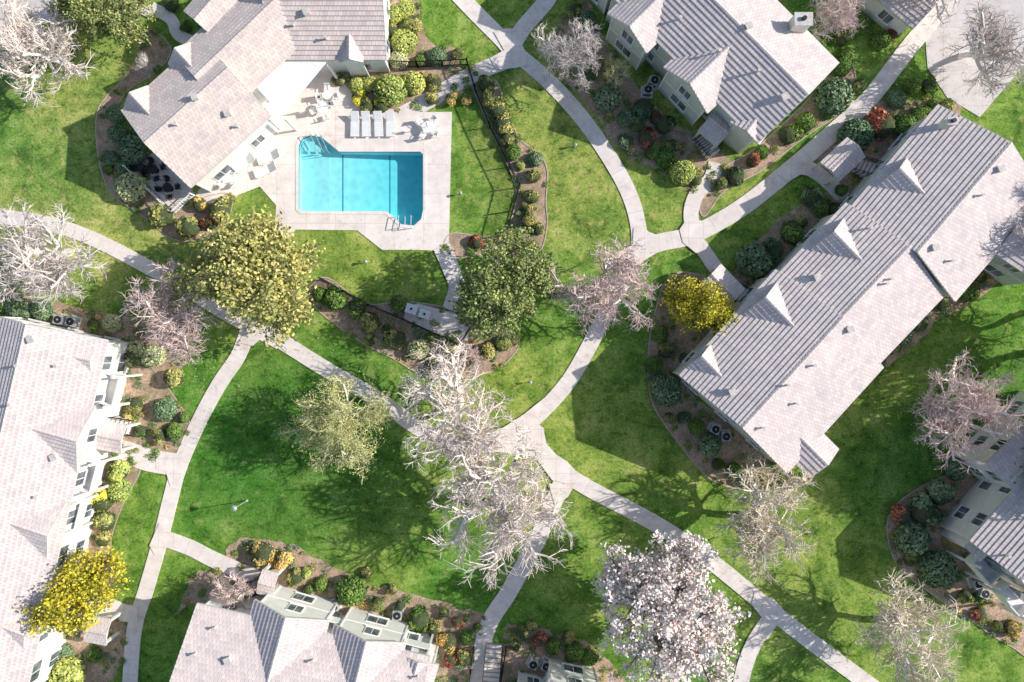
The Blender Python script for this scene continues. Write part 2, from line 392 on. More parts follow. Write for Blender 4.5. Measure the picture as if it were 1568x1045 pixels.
# ---------------- buildings
class Bld:
    def __init__(s,name,wall='wallg',roof='roof'):
        s.e=empty(name); s.roof=MB(); s.wall=MB(); s.fas=MB(); s.win=MB(); s.wm=M[wall]; s.rm=M[roof]
    def plane(s,t0,t1,b0,b1,course=.42):
        t0,t1,b0,b1=map(Vector,(t0,t1,b0,b1))
        n=(b0-b1).cross(t1-b1)
        if n.length<1e-6: n=(b0-b1).cross(t0-b1)
        n.normalize()
        if n.z<0: n=-n
        u=(b1-b0).normalized(); sl=((b0+b1)/2-(t0+t1)/2).length
        rows=max(2,int(sl/course)); k=1/.36
        def pt(t,o): return (t0.lerp(b0,t)+n*o, t1.lerp(b1,t)+n*o)
        for i in range(rows):
            A=pt(i/rows,.03); Bq=pt((i+1)/rows,.11); C=pt((i+1)/rows,.03)
            uv=lambda p,v:((p-b0).dot(u)*k,v)
            s.roof.poly([A[0],A[1],Bq[1],Bq[0]],0,[uv(A[0],i+.08),uv(A[1],i+.08),uv(Bq[1],i+.97),uv(Bq[0],i+.97)],up=True)
            s.roof.poly([Bq[0],Bq[1],C[1],C[0]],0,[(0,.5)]*4)
        s.roof.poly([t0,b0,b1,t1],1)
        s.fas.beam(b0+n*-.06+Vector((0,0,0)),b1+n*-.06,.06,.22)
        for a,c in((t0,b0),(t1,b1)): s.fas.beam(a+n*-.03,c+n*-.03,.07,.2)
    def gable(s,A,Dp,C,ze,pitch=.38,over=.45,walls=True,win=True,z0=0):
        a=R(*A,ze); d=R(*Dp,ze); c=R(*C,ze)
        w=d-a; W=w.length; w.normalize(); dr=Vector((-w.y,w.x,0)); L=(c-d).dot(dr)
        if L<0: dr=-dr; L=-L
        b=a+dr*L; c=d+dr*L; zr=ze+W/2*pitch
        r1=(a+d)/2+Vector((0,0,zr-ze)); r2=r1+dr*L
        s.plane(r1,r2,a,b); s.plane(r1,r2,d,c)
        s.fas2(r1,r2)
        if not walls: return
        o=over; i=[a+w*o+dr*o, d-w*o+dr*o, c-w*o-dr*o, b+w*o-dr*o]
        zt=ze+o*pitch-.03
        lo=[Vector((p.x,p.y,z0)) for p in i]; hi=[Vector((p.x,p.y,zt)) for p in i]
        g1=(hi[0]+hi[1])/2; g1.z=zr-.05; g2=(hi[2]+hi[3])/2; g2.z=zr-.05
        s.wall.poly([lo[0],lo[1],hi[1],g1,hi[0]]); s.wall.poly([lo[2],lo[3],hi[3],g2,hi[2]])
        s.wall.poly([lo[1],lo[2],hi[2],hi[1]]); s.wall.poly([lo[3],lo[0],hi[0],hi[3]])
        if win:
            cen=sum(lo,Vector())/4
            st=[.9,3.5] if ze>5 else [.9]
            for q in range(4):
                p0,p1=lo[q],lo[(q+1)%4]; e=p1-p0; Lw=e.length; e.normalize(); nn=Vector((e.y,-e.x,0))
                if ((p0+p1)/2-cen).dot(nn)<0: nn=-nn
                cnt=max(1,int(Lw/3.6)) if Lw>2.2 else 0
                for k in range(cnt):
                    t=(k+.5)/cnt
                    for si,zz in enumerate(st):
                        wd=.65 if (k+si)%3 else .95
                        if Lw<4: wd=min(wd,.6)
                        s.window(p0+e*Lw*t+Vector((0,0,zz+.65)),e,nn,wd,.62)
                if ze>5: s.win.box((p0+p1)/2+Vector((0,0,2.85))+nn*.02,e*(Lw/2-.1),nn*.03,Vector((0,0,.1)),0)
            for k in range(4):
                s.win.box((lo[k]+hi[k])/2,w*.07,dr*.07,Vector((0,0,(zt-z0)/2-.1)),0)
    def fas2(s,r1,r2):
        r1=r1+Vector((0,0,.12)); r2=r2+Vector((0,0,.12)); d=(r2-r1); n=max(1,int(d.length/.4))
        for k in range(n):
            p=r1+d*k/n; q=r1+d*(k+1)/n; u=Vector((-d.y,d.x,0)).normalized()*.16
            lift=Vector((0,0,.03)); dn=Vector((0,0,-.07))
            s.roof.poly([p-u+dn,q-u+dn+lift,q+lift,p],0,[(k+.1,.1),(k+.9,.1),(k+.9,.9),(k+.1,.9)],up=True)
            s.roof.poly([p,q+lift,q+u+dn+lift,p+u+dn],0,[(k+.1,.1),(k+.9,.1),(k+.9,.9),(k+.1,.9)],up=True)
    def window(s,c,e,nn,hw,hh):
        z=Vector((0,0,1))
        s.win.box(c+nn*.03,e*(hw+.11),nn*.03,z*(hh+.11),0)
        s.win.box(c+nn*.045,e*hw,nn*.03,z*hh,1)
        s.win.box(c+nn*.06,e*.035,nn*.03,z*hh,0)
        s.win.box(c+nn*.09-z*(hh+.12),e*(hw+.15),nn*.09,z*.04,0)
    def balcony(s,px,py,ang,wd,z=2.9):
        p=R(px,py); o=Vector((math.cos(ang),math.sin(ang),0)); e=Vector((-o.y,o.x,0)); dp=.75
        c=p+o*dp
        s.win.box((c.x,c.y,z),e*wd,o*dp,Vector((0,0,.1)),0)
        s.win.box((c+o*dp*.98)+Vector((0,0,z+.62)),e*wd,o*.06,Vector((0,0,.5)),0)
        for k in(-1,1):
            q=c+e*wd*k*.97; s.win.box((q.x,q.y,z+.62),e*.05,o*dp*.95,Vector((0,0,.5)),0)
            q=q+o*dp*.9; s.win.box((q.x,q.y,z/2-.06),e*.1,o*.1,Vector((0,0,z/2-.06)),0)
            s.win.box((q.x,q.y,z+1.7),e*.1,o*.1,Vector((0,0,.6)),0)
        s.win.box(Vector((p.x,p.y,z+1.15))+o*.05,e*.9,o*.03,Vector((0,0,1.0)),1)
    def done(s):
        s.roof.obj('tile_roof',[s.rm,M['fascia']],s.e); s.wall.obj('walls',[s.wm],s.e)
        s.fas.obj('fascia',[M['fascia']],s.e); s.win.obj('windows',[M['frame'],M['glass']],s.e)
# right building
b=Bld('apartment_building','wallg')
b.gable((1040,575),(1205,725),(1357,567),5.5)
b.gable((1165,447),(1315,590),(1438,447),5.53,over=.5)
b.gable((1298,322),(1462,462),(1618,316),5.56,pitch=.385)
ex,ey=.722,-.692
for cx,cy,hw in ((1070,545,24),(1163,457,40),(1265,359,40),(1364,264,38)):
    A=(cx-ex*hw,cy-ey*hw); Dq=(cx+ex*hw,cy+ey*hw); b.gable(A,Dq,(Dq[0]+50,Dq[1]+52),5.62,pitch=.62,over=.35,win=False)
b.gable((1240,732),(1284,688),(1240,640),5.3,pitch=.4)
b.gable((1362,508),(1392,478),(1350,440),5.3,pitch=.4,win=False)
b.gable((1600,440),(1640,380),(1560,330),5.3,pitch=.4)
b.done()
# top building
b=Bld('apartment_building','wallg')
b.gable((1160,220),(1284,97),(1030,-110),5.6,pitch=.42)
b.gable((1016,104),(1083,174),(1150,110),5.5,pitch=.55)
b.gable((930,22),(990,82),(1060,10),5.52,pitch=.55)
b.gable((890,-60),(935,-10),(1020,-80),5.5,pitch=.5)
b.gable((1118,188),(1162,222),(1185,190),5.45,pitch=.4,win=False)
b.done()
# left building
b=Bld('apartment_building','wallw')
b.gable((-30,476),(165,521),(22,1075),5.6)
b.gable((150,528),(140,575),(80,555),5.65,pitch=.5,win=False)
b.gable((146,622),(118,722),(40,695),5.65,pitch=.46)
b.gable((104,765),(72,862),(0,835),5.65,pitch=.46)
b.gable((62,930),(36,1000),(-20,980),5.65,pitch=.46)
for x,y in((190,590),(158,715),(135,770),(95,915),(62,1010)): b.balcony(x,y,-.25,1.5)
b.done()
# bottom building
b=Bld('apartment_building','wallw')
b.gable((302,924),(255,1130),(610,1220),5.6,pitch=.36)
b.gable((390,918),(505,950),(470,1060),5.5,pitch=.5)
b.gable((512,956),(622,984),(590,1090),5.5,pitch=.5)
b.gable((612,1000),(672,1018),(650,1090),5.45,pitch=.4)
for x,y in((520,950),(640,985)): b.balcony(x,y,1.32,1.3)
b.done()
b=Bld('apartment_building','wallw')
b.gable((790,1062),(850,1075),(830,1160),5.5); b.gable((840,1040),(930,1060),(900,1160),5.6); b.done()
# bottom right
b=Bld('apartment_building','wallw')
b.gable((1484,828),(1600,930),(1700,820),5.6)
b.gable((1478,838),(1500,860),(1560,800),4.9,win=False)
b.gable((1508,712),(1560,765),(1680,650),5.5)
b.balcony(1478,845,math.radians(222),1.4)
b.balcony(1520,890,math.radians(222),1.6)
b.done()
# clubhouse
b=Bld('clubhouse','wallw','roofc')
b.gable((186,170),(292,288),(415,176),4.5,pitch=.42)
b.gable((268,84),(352,172),(470,45),4.55,pitch=.44,win=False)
b.gable((190,165),(226,132),(262,160),4.6,pitch=.7,win=False,over=.3)
b.gable((258,98),(294,65),(330,95),4.65,pitch=.7,win=False,over=.3)
b.gable((282,18),(330,60),(400,-10),4.6,pitch=.55)
b.gable((413,92),(413,-110),(592,-110),4.2,pitch=.4)
b.gable((520,96),(556,96),(556,60),4.3,pitch=.7,over=.3)
b.done()
e=empty('patio_cover'); mb=MB()
cv=[R(404,95,3.9),R(500,96,3.9),R(432,178,3.9),R(390,130,3.9)]
up=Vector((0,0,.14))
mb.poly([p+up for p in cv],0,up=True); mb.poly(cv,0)
for i in range(4): mb.poly([cv[i],cv[(i+1)%4],cv[(i+1)%4]+up,cv[i]+up],0)
for p in cv: mb.beam((p.x*.99,p.y*.99,0),(p.x*.99,p.y*.99,3.9),.2)
mb.obj('roof_and_posts',[M['trim']],e)
b=Bld('garage_building','wallw','roofc'); b.gable((1398,45),(1448,-15),(1330,-110),3.2); b.done()
def chimney(px,py,w=.8,z1=9.2):
    p=R(px,py,z1); mb=MB(); mb.box((p.x,p.y,z1-1.6),(w,0,0),(0,w*.7,0),(0,0,1.6),0)
    mb.box((p.x,p.y,z1+.06),(w+.08,0,0),(0,w*.7+.08,0),(0,0,.08),1); mb.cyl((p.x,p.y,z1+.14),(p.x,p.y,z1+.4),.2,mat=2)
    mb.obj('chimney',[M['wallg'],M['fascia'],M['dark']],None)
chimney(1230,30,.75,7.6); chimney(1458,186,.4,7.6)
# ---------------- roof vents by ray
bpy.context.view_layer.update(); dg=bpy.context.evaluated_depsgraph_get()
vents=[(1120,600),(1167,655),(1218,618),(1300,505),(1355,435),(1362,428),(1250,425),(1330,350),(1500,300),(1430,380),(1245,560),(1205,590),(1530,260),(1455,400),
 (60,760),(85,700),(30,560),(20,620),(50,520),(90,560),(1040,30),(1145,42),(1100,80),(1160,110),(1200,150),(330,960),(480,1010),(350,1010),(300,1000),(640,1035),(350,175),(365,195),(272,192),(300,150),(450,40),(500,60),(470,20),(1540,850)]
for i,(x,y) in enumerate(vents):
    o=Vector((0,0,H)); d=(R(x,y)-o).normalized()
    ok,loc,nn,_,_,_=scene.ray_cast(dg,o,d)
    if not ok or loc.z<2: continue
    mb=MB()
    if i%3==0:
        mb.box(loc+Vector((0,0,.15)),(.22,.1,0),(-.1,.22,0),(0,0,.2),0); mb.box(loc+Vector((0,0,.38)),(.28,.12,0),(-.12,.28,0),(0,0,.03),0)
    else:
        mb.cyl(loc-Vector((0,0,.1)),loc+Vector((0,0,.5)),.09,mat=0); mb.cyl(loc+Vector((0,0,.5)),loc+Vector((0,0,.56)),.16,mat=0)
    mb.obj('roof_vent',[M['fascia']])
# ---------------- fences
def fence(pl,h=1.6,mat='iron',name='iron_fence',step=.16):
    mb=MB(); P=[R(*p) for p in pl]
    for a,b_ in zip(P[:-1],P[1:]):
        L=(b_-a).length; n=max(1,int(L/2.2))
        for z in(.2,h-.12): mb.beam(a+Vector((0,0,z)),b_+Vector((0,0,z)),.09,.06)
        for k in range(n+1):
            p=a.lerp(b_,k/n); mb.beam(p,p+Vector((0,0,h+.08)),.13)
        m_=int(L/step)
        for k in range(m_):
            p=a.lerp(b_,k/m_); mb.beam(p+Vector((0,0,.1)),p+Vector((0,0,h)),.04)
    return mb.obj(name,[M[mat]])
fence([(716,100),(728,140),(750,195),(795,287),(775,360)])
fence([(590,102),(640,104),(716,100)])
fence([(495,428),(530,447),(568,468),(620,490),(705,528),(722,500)])
fence([(198,258),(268,328),(298,300)],1.1,'trim','patio_railing',.3)
fence([(726,990),(716,1060)],1.1); fence([(775,990),(764,1060)],1.1)
def stairs(p0,p1,w,n,zt,name='entry_stairs'):
    a=R(*p0);b_=R(*p1); d=(b_-a); L=d.length; d.normalize(); u=Vector((-d.y,d.x,0)); mb=MB()
    for k in range(n):
        z=zt*(k+1)/n; c=a+d*L*(k+.5)/n
        mb.box((c.x,c.y,z/2),d*(L/n/2),u*w/2,Vector((0,0,z/2)),0)
        mb.box(Vector((c.x,c.y,z+.012))-d*(L/n/2-.05),d*.05,u*(w/2-.01),Vector((0,0,.012)),1)
    for s_ in(-1,1):
        q=u*(w/2+.05)*s_
        for dz in(.5,.95): mb.beam(a+q+Vector((0,0,dz)),b_+q+Vector((0,0,zt+dz)),.05,.05,2)
        for k in range(7):
            c=a.lerp(b_,k/6)+q; z=zt*k/6; mb.beam((c.x,c.y,0),(c.x,c.y,z+.95),.05,mat=2)
    return mb.obj(name,[M['path'],M['wood'],M['iron']])
stairs((757,985),(750,1060),1.6,12,1.6)
stairs((205,655),(160,640),1.5,10,2.6)
stairs((385,900),(415,885),1.3,8,1.4)
stairs((1070,210),(1090,240),1.4,8,.9)
stairs((1125,448),(1160,468),1.6,7,1.2)
stairs((1300,250),(1335,270),1.4,8,1.6)
def porch(px,py,ang,wx,wy,z,name='entry_porch',mat='wallw'):
    b=Bld(name,mat); p=R(px,py,z); ux=Vector((math.cos(ang),math.sin(ang),0)); uy=Vector((-ux.y,ux.x,0))
    P=lambda i,j,zz:Vector((p.x,p.y,zz))+ux*wx*i+uy*wy*j
    zr=z+wy*.4
    b.plane(P(-1,0,zr),P(1,0,zr),P(-1,-1,z),P(1,-1,z)); b.plane(P(-1,0,zr),P(1,0,zr),P(-1,1,z),P(1,1,z)); b.fas2(P(-1,0,zr),P(1,0,zr))
    for i in(-.85,.85):
        for j in(-.85,.85):
            q=P(i,j,0); b.wall.box((q.x,q.y,z/2),ux*.12,uy*.12,Vector((0,0,z/2)),0)
        b.wall.poly([P(i*1.1,-.95,z-.02),P(i*1.1,.95,z-.02),P(i*1.1,0,zr-.06)])
    b.done()
porch(165,668,-.2,1.6,1.4,2.8); porch(410,893,-.25,.8,1.2,2.6)
porch(1290,245,.75,1.8,1.3,2.6,mat='wallg'); porch(1105,440,-.8,1.7,1.5,2.4,mat='wallg'); porch(1098,195,-.7,1.2,1.5,2.7,mat='wallg')
porch(150,965,-.2,1.1,1.3,2.4)
def ac(px,py):
    p=R(px,py); e=empty('air_conditioner',(p.x,p.y,0)); mb=MB()
    mb.box((0,0,.06),(.6,0,0),(0,.6,0),(0,0,.06),1); mb.box((0,0,.52),(.45,0,0),(0,.45,0),(0,0,.4),0)
    mb.cyl((0,0,.92),(0,0,.95),.39,n=20,mat=2)
    for k in range(5):
        t=k*math.pi*2/5; mb.box((math.cos(t)*.18,math.sin(t)*.18,.965),(math.cos(t)*.15,math.sin(t)*.15,0),(-math.sin(t)*.03,math.cos(t)*.03,.01),(0,0,.006),2)
    for k in range(8): mb.box((0,-.455,.2+k*.09),(.36,0,0),(0,.008,0),(0,0,.012),2)
    mb.cyl((0,0,.95),(0,0,1.0),.09,mat=0)
    mb.obj('housing',[M['metal'],M['path'],M['dark']],e); e.rotation_euler.z=random.uniform(-.5,.5)
for p in ((97,490),(116,493),(514,925),(513,943),(652,975),(640,985),(1092,656),(1108,667),(1000,128),(990,142),(816,1012),(836,1015),(610,938),(1490,890),(1500,905)): ac(*p)
def lounger(px,py,ang):
    p=R(px,py); e=empty('sun_lounger',(p.x,p.y,.06)); e.rotation_euler.z=ang; mb=MB()
    for k in range(9): mb.box((0,-.85+k*.135,.34),(.3,0,0),(0,.06,0),(0,0,.02),0)
    for k in range(6):
        y=.37+k*.12; mb.box((0,y,.38+k*.07),(.3,0,0),(0,.055,.03),(0,-.008,.016),0)
    for s_ in(-1,1):
        mb.beam((.32*s_,-.92,.33),(.32*s_,.35,.33),.05,.06); mb.beam((.32*s_,.35,.33),(.32*s_,1.02,.74),.05,.06)
        for y in(-.8,.3): mb.beam((.32*s_,y,0),(.32*s_,y,.33),.05)
    mb.obj('frame_and_slats',[M['white']],e); e.scale=(1.25,1.25,1.1)
for x in(545,562,581,599): lounger(x,194,random.uniform(-.04,.04))
lounger(413,243,-1.25); lounger(408,263,-1.2); lounger(376,252,-1.0)
def chair(mb,x,y,ang,mat):
    c,s_=math.cos(ang),math.sin(ang); ux=Vector((c,s_,0));uy=Vector((-s_,c,0)); o=Vector((x,y,0))
    mb.box(o+Vector((0,0,.44)),ux*.24,uy*.24,Vector((0,0,.025)),mat)
    mb.box(o-uy*.26+Vector((0,0,.7)),ux*.24,uy*.025,Vector((0,0,.26)),mat)
    for i in(-1,1):
        for j in(-1,1):
            q=o+ux*.2*i+uy*.2*j; mb.beam(q,q+Vector((0,0,.42)),.04,mat=mat)
        mb.box(o+ux*.26*i+Vector((0,0,.62)),ux*.025,uy*.22,Vector((0,0,.02)),mat)
def table(px,py,mat='white',r=.6,umb=False,name='patio_table_set'):
    p=R(px,py); e=empty(name,(p.x,p.y,.065)); mb=MB()
    mb.cyl((0,0,.7),(0,0,.74),r,n=24); mb.cyl((0,0,0),(0,0,.7),.05); mb.cyl((0,0,0),(0,0,.04),.3,n=16)
    a0=random.random()
    for k in range(4):
        t=a0+k*math.pi/2; chair(mb,math.cos(t)*(r+.4),math.sin(t)*(r+.4),t+math.pi/2,0)
    if umb:
        mb.cyl((0,0,.7),(0,0,2.5),.03)
        mb.cyl((0,0,1.5),(0,0,2.5),.17,.04,n=10)
    mb.obj('table_and_chairs',[M[mat]],e)
table(496,168,umb=True); table(657,198,umb=True); table(504,150,r=.45); table(352,275,r=.45)
table(240,262,'dark',.5); table(262,290,'dark',.5); table(222,258,'dark',.35)
mb=MB(); mb.poly([(R(*p).x,R(*p).y,.052) for p in [(200,256),(240,230),(300,298),(268,326)]],0,up=True); mb.obj('patio_slab',[M['path']])
for (x,y,sx,sy) in((632,474,.5,.4),(652,482,.5,.35)):
    p=R(x,y); mb=MB(); a=-.3; ux=Vector((math.cos(a),math.sin(a),0));uy=Vector((-ux.y,ux.x,0))
    mb.box((p.x,p.y,.55),ux*sx,uy*sy,Vector((0,0,.39)),0); mb.box((p.x,p.y,.97),ux*(sx+.08),uy*(sy+.08),Vector((0,0,.04)),1)
    mb.cyl((p.x,p.y,1.0),(p.x,p.y,1.2),.12,mat=2)
    mb.obj('pool_equipment_cabinet',[M['metal'],M['trim'],M['dark']])
def lamp(px,py,h=3.2):
    p=R(px,py); mb=MB(); k=1 if h>2 else .6
    mb.cyl((p.x,p.y,0),(p.x,p.y,.15),.14*k,.1*k); mb.cyl((p.x,p.y,.15),(p.x,p.y,h-.3),.05*k,.04*k)
    mb.cyl((p.x,p.y,h-.3),(p.x,p.y,h),.14*k,.22*k,n=14,mat=1); mb.cyl((p.x,p.y,h),(p.x,p.y,h+.12),.28*k,.06*k,n=14,mat=0)
    mb.obj('lamp_post',[M['metal'],M['white']])
for p in ((378,767),(1026,820),(1180,852),(562,402),(706,298),(1262,283),(880,225),(812,585)): lamp(*p, h=3.2 if p[0] in(378,) else .8)
# ---------------- vegetation
def frames(d):
    d=d/np.maximum(np.linalg.norm(d,axis=1,keepdims=True),1e-9)
    ref=np.where(np.abs(d[:,2:3])<.9,np.array([[0,0,1.]]),np.array([[1.,0,0]]))
    u=np.cross(d,ref); u/=np.linalg.norm(u,axis=1,keepdims=True); return d,u,np.cross(d,u)
def skeleton(seed,ns=(7,5,5,5,4),spread=1.0,upw=.25,tr=.3,hard=4.3,thin=.55):
    rg=random.Random(seed); segs=[]; tips=[]; NL=len(ns)
    def rv():
        return Vector((rg.gauss(0,1),rg.gauss(0,1),rg.gauss(0,1))).normalized()
    def grow(p,d,L,r,lv):
        nseg=4 if lv==1 else (3 if lv<3 else (2 if lv<4 else 1)); pts=[p.copy()]; q=p.copy(); dd=d.copy()
        for k in range(nseg):
            dd=(dd+rv()*(.34 if lv<3 else .28)+Vector((0,0,upw*(.35 if lv<3 else .12)))).normalized()
            q2=q+dd*L/nseg; r0=r*(1-.45*k/nseg); r1=r*(1-.45*(k+1)/nseg)
            segs.append((*q,*q2,r0,r1,lv)); q=q2; pts.append(q.copy())
        if lv>=NL: tips.append(tuple(q)); return
        n=ns[lv]
        for c in range(n):
            t=.22+.78*(c+rg.random()*.6)/n if lv>0 else 1
            t=min(t,1)*nseg; i=min(int(t),nseg-1); pp=pts[i].lerp(pts[i+1],t-i)
            if lv==0:
                az=2*math.pi*(c*.618+rg.random()*.12); el=math.radians([20,48,30,62,24,52,36,78,44][c%9]+rg.uniform(-6,6))
                nd=Vector((math.cos(az)*math.cos(el),math.sin(az)*math.cos(el),math.sin(el)))
                LL=2.7*spread*rg.uniform(.8,1.15)
            else:
                o=rv(); o=(o-o.dot(dd)*dd).normalized(); nd=(dd*1.0+o*rg.uniform(.6,1.4)).normalized(); LL=L*rg.uniform(.5,.74)
            grow(pp,nd,LL,r*(.6 if lv==0 else thin),lv+1)
    grow(Vector((0,0,0)),Vector((0,0,1)),2.4,tr,0)
    a=np.array(segs); t=np.array(tips)
    rad=np.percentile(np.hypot(t[:,0],t[:,1]),93); k=5.0/rad
    a[:,:6]*=k; t*=k
    c=np.array([0,0,5.0])
    def rnd(P):
        v=P-c; v2=v*np.array([1,1,1.15]); L=np.linalg.norm(v2,axis=1,keepdims=True); Ln=np.where(L>hard,hard+(L-hard)*.62,L)
        return c+v*(Ln/np.maximum(L,1e-6))
    a[:,0:3]=np.where(a[:,2:3]>2.2,rnd(a[:,0:3]),a[:,0:3]); a[:,3:6]=np.where(a[:,5:6]>2.2,rnd(a[:,3:6]),a[:,3:6]); t=rnd(t)
    return a,t
def tree_mesh(name,a,t,leaves=0,lsize=.2,sig=.45,twr=.022,seed=0,twlev=3,flat=99):
    a=a.copy()
    a[:,6]=np.maximum(a[:,6],twr); a[:,7]=np.maximum(a[:,7],twr*.75)
    fl=a[a[:,8]>=flat]; a=a[a[:,8]<flat]
    n=len(a); p0=a[:,0:3];p1=a[:,3:6]; d,u,v=frames(p1-p0); V=np.zeros((n,6,3))
    for k in range(3):
        t_=2*math.pi*k/3; o=u*math.cos(t_)+v*math.sin(t_); V[:,k]=p0+o*a[:,6:7]; V[:,3+k]=p1+o*a[:,7:8]
    idx=np.arange(n)[:,None]*6; F=np.concatenate([idx+np.array([[k,(k+1)%3,3+(k+1)%3,3+k]]) for k in range(3)])
    mi=np.tile((a[:,8]>=twlev).astype(int),3)
    V=V.reshape(-1,3)
    if len(fl):
        rg=np.random.default_rng(seed+99); d,u,v=frames(fl[:,3:6]-fl[:,0:3]); an=rg.uniform(-.9,.9,(len(fl),1)); x=u*np.cos(an)+v*np.sin(an); wq=twr*1.05
        Q=np.stack([fl[:,0:3]-x*wq,fl[:,0:3]+x*wq,fl[:,3:6]+x*wq*.6,fl[:,3:6]-x*wq*.6],1).reshape(-1,3)
        f2=len(V)+np.arange(len(fl))[:,None]*4+np.array([[0,1,2,3]])
        V=np.concatenate([V,Q]); F=np.concatenate([F,f2]); mi=np.concatenate([mi,np.full(len(fl),1)])
    if leaves:
        rg=np.random.default_rng(seed)
        c=t[rg.integers(0,len(t),leaves)]+rg.normal(0,sig,(leaves,3))
        c[:,2]=np.maximum(c[:,2],1.5)
        dd=rg.normal(0,1,(leaves,3)); dd[:,2]=np.abs(dd[:,2])+.4; dn,uu,vv=frames(dd)
        an=rg.uniform(0,6.28,(leaves,1)); x=uu*np.cos(an)+vv*np.sin(an); y=np.cross(dn,x)
        s_=lsize*rg.uniform(.5,1.35,(leaves,1)); Q=np.stack([c-x*s_*.5,c+y*s_*.34,c+x*s_*.5,c-y*s_*.34],1).reshape(-1,3)
        f2=len(V)+np.arange(leaves)[:,None]*4+np.array([[0,1,2,3]])
        V=np.concatenate([V,Q]); F=np.concatenate([F,f2]); mi=np.concatenate([mi,np.full(leaves,2)])
    me=bpy.data.meshes.new(name); me.from_pydata(V.tolist(),[],F.tolist())
    for _ in range(3): me.materials.append(M['bark'])
    me.polygons.foreach_set('material_index',mi.astype(int).tolist()); me.update(); return me
bare=[]
for sd in (1,2,3,4,5):
    a,t=skeleton(sd,(8,5,4,4,5),tr=.40,thin=.56); bare.append(tree_mesh('bare%d'%sd,a,t,twr=.015,flat=5))
sp=skeleton(11,(8,5,4,5,5)); spring=tree_mesh('spring',sp[0],sp[1],6500,.14,.15,twr=.016,flat=5)
le=skeleton(21,(9,5,5,4),upw=.3,hard=4.0); leafA=tree_mesh('leafA',le[0],le[1],20000,.29,.3,twr=.02,seed=1,flat=4)
le=skeleton(22,(9,5,4,4),upw=.3,hard=4.0); leafB=tree_mesh('leafB',le[0],le[1],16000,.29,.28,twr=.02,seed=2,flat=4)
le=skeleton(23,(8,5,5,4),upw=.3); leafC=tree_mesh('leafC',le[0],le[1],9500,.32,.28,twr=.03,seed=3,flat=4)
bl=skeleton(31,(9,5,5,5),upw=.3); bloss=tree_mesh('bloss',bl[0],bl[1],21000,.24,.2,twr=.02,seed=4,flat=4)
def tree(name,me,px,py,rpx,mats,zc=None,rot=None,zs=1.0):
    r=rpx/S*1.02; s=r/5.0; zc=zc or 5.2*s*zs
    s*= (H-zc)/H
    p=R(px,py,zc); o=bpy.data.objects.new(name,me); o.location=(p.x,p.y,-.05); o.scale=(s,s,s*zs); o.rotation_euler.z=rot if rot is not None else random.uniform(0,6.28)
    link(o)
    for i,m_ in enumerate(mats):
        o.material_slots[i].link='OBJECT'; o.material_slots[i].material=M[m_]
T=[(870,80,54,'twig_grey',0,1.1),(48,372,98,'twig_grey',1,.85),(265,500,88,'twig_pink',2,.9),(693,628,104,'twig_white',3,.85),(762,800,124,'twig_white',4,.8),
 (922,440,82,'twig_pink',0,1),(1503,622,94,'twig_pink',1,1),(1168,815,100,'twig_beige',2,.85),(1398,985,94,'twig_beige',3,.8),(40,45,95,'twig_white',4,.85),
 (1520,55,78,'twig_grey',2,.9),(1290,0,60,'twig_pink',3,1),(352,903,36,'twig_pink',4,1.2),(950,105,26,'twig_yel',1,1.2),(1640,330,90,'twig_grey',0,1),(1420,-30,60,'twig_grey',0,1),(1690,540,110,'twig_pink',3,1),(720,545,28,'twig_pink',2,1.2),(1660,470,90,'twig_pink',4,1),(222,100,18,'twig_grey',3,1)]
for px,py,r,tm,k,zs in T: tree('bare_tree',bare[k],px,py,r,['barkw',tm,tm],zs=zs)
tree('budding_tree',spring,505,655,85,['barkw','twig_yel','lf_spr'],zs=.95)
tree('evergreen_tree',leafA,385,435,100,['bark','bark','lf_olive'],zs=.85,rot=.6)
tree('evergreen_tree',leafB,775,440,78,['bark','bark','lf_grn'])
tree('evergreen_tree',leafB,160,15,62,['bark','bark','lf_grn'])
tree('yellow_flowering_tree',leafC,1065,480,54,['bark','bark','lf_yel'],zs=1.1)
tree('yellow_flowering_tree',leafC,113,893,72,['bark','bark','lf_yel'])
tree('cherry_blossom_tree',bloss,1012,965,120,['bark','bark','lf_blos'],zs=.85)
tree('evergreen_tree',leafA,1700,700,110,['bark','bark','lf_grn'])
# shrubs
def shrub_mesh(seed,n,ls,rough):
    rg=np.random.default_rng(seed)
    d=rg.normal(0,1,(n,3)); d[:,2]=np.abs(d[:,2])*1.0-.15; d/=np.linalg.norm(d,axis=1,keepdims=True)
    k=rg.normal(0,1,(7,3)); k/=np.linalg.norm(k,axis=1,keepdims=True)
    bumpv=1+rough*np.sum(np.maximum(0,d@k.T-.75)*2.2,axis=1)-rough*.6
    rr=bumpv*(1-np.abs(rg.normal(0,.07,n)))
    c=d*rr[:,None]; c[:,2]=c[:,2]*.85+.35
    nd=d+rg.normal(0,.5,(n,3)); dn,uu,vv=frames(nd); an=rg.uniform(0,6.28,(n,1)); x=uu*np.cos(an)+vv*np.sin(an); y=np.cross(dn,x)
    s_=ls*rg.uniform(.6,1.3,(n,1)); Q=np.stack([c-x*s_*.5,c+y*s_*.35,c+x*s_*.5,c-y*s_*.35],1).reshape(-1,3)
    F=(np.arange(n)[:,None]*4+np.arange(4)[None]).tolist(); V=Q.tolist()
    bm=bmesh.new(); bmesh.ops.create_icosphere(bm,subdivisions=2,radius=.86)
    o=len(V); bm.verts.ensure_lookup_table()
    for v in bm.verts:
        q=v.co; V.append((q.x,q.y,max(q.z*.85+.35,0.0)))
    mi=[0]*n
    for f in bm.faces: F.append([o+v.index for v in f.verts]); mi.append(1)
    bm.free(); me=bpy.data.meshes.new('shrub_mesh'); me.from_pydata(V,[],F); me.materials.append(B['g']); me.materials.append(M['core'])
    me.polygons.foreach_set('material_index',mi); me.update(); return me
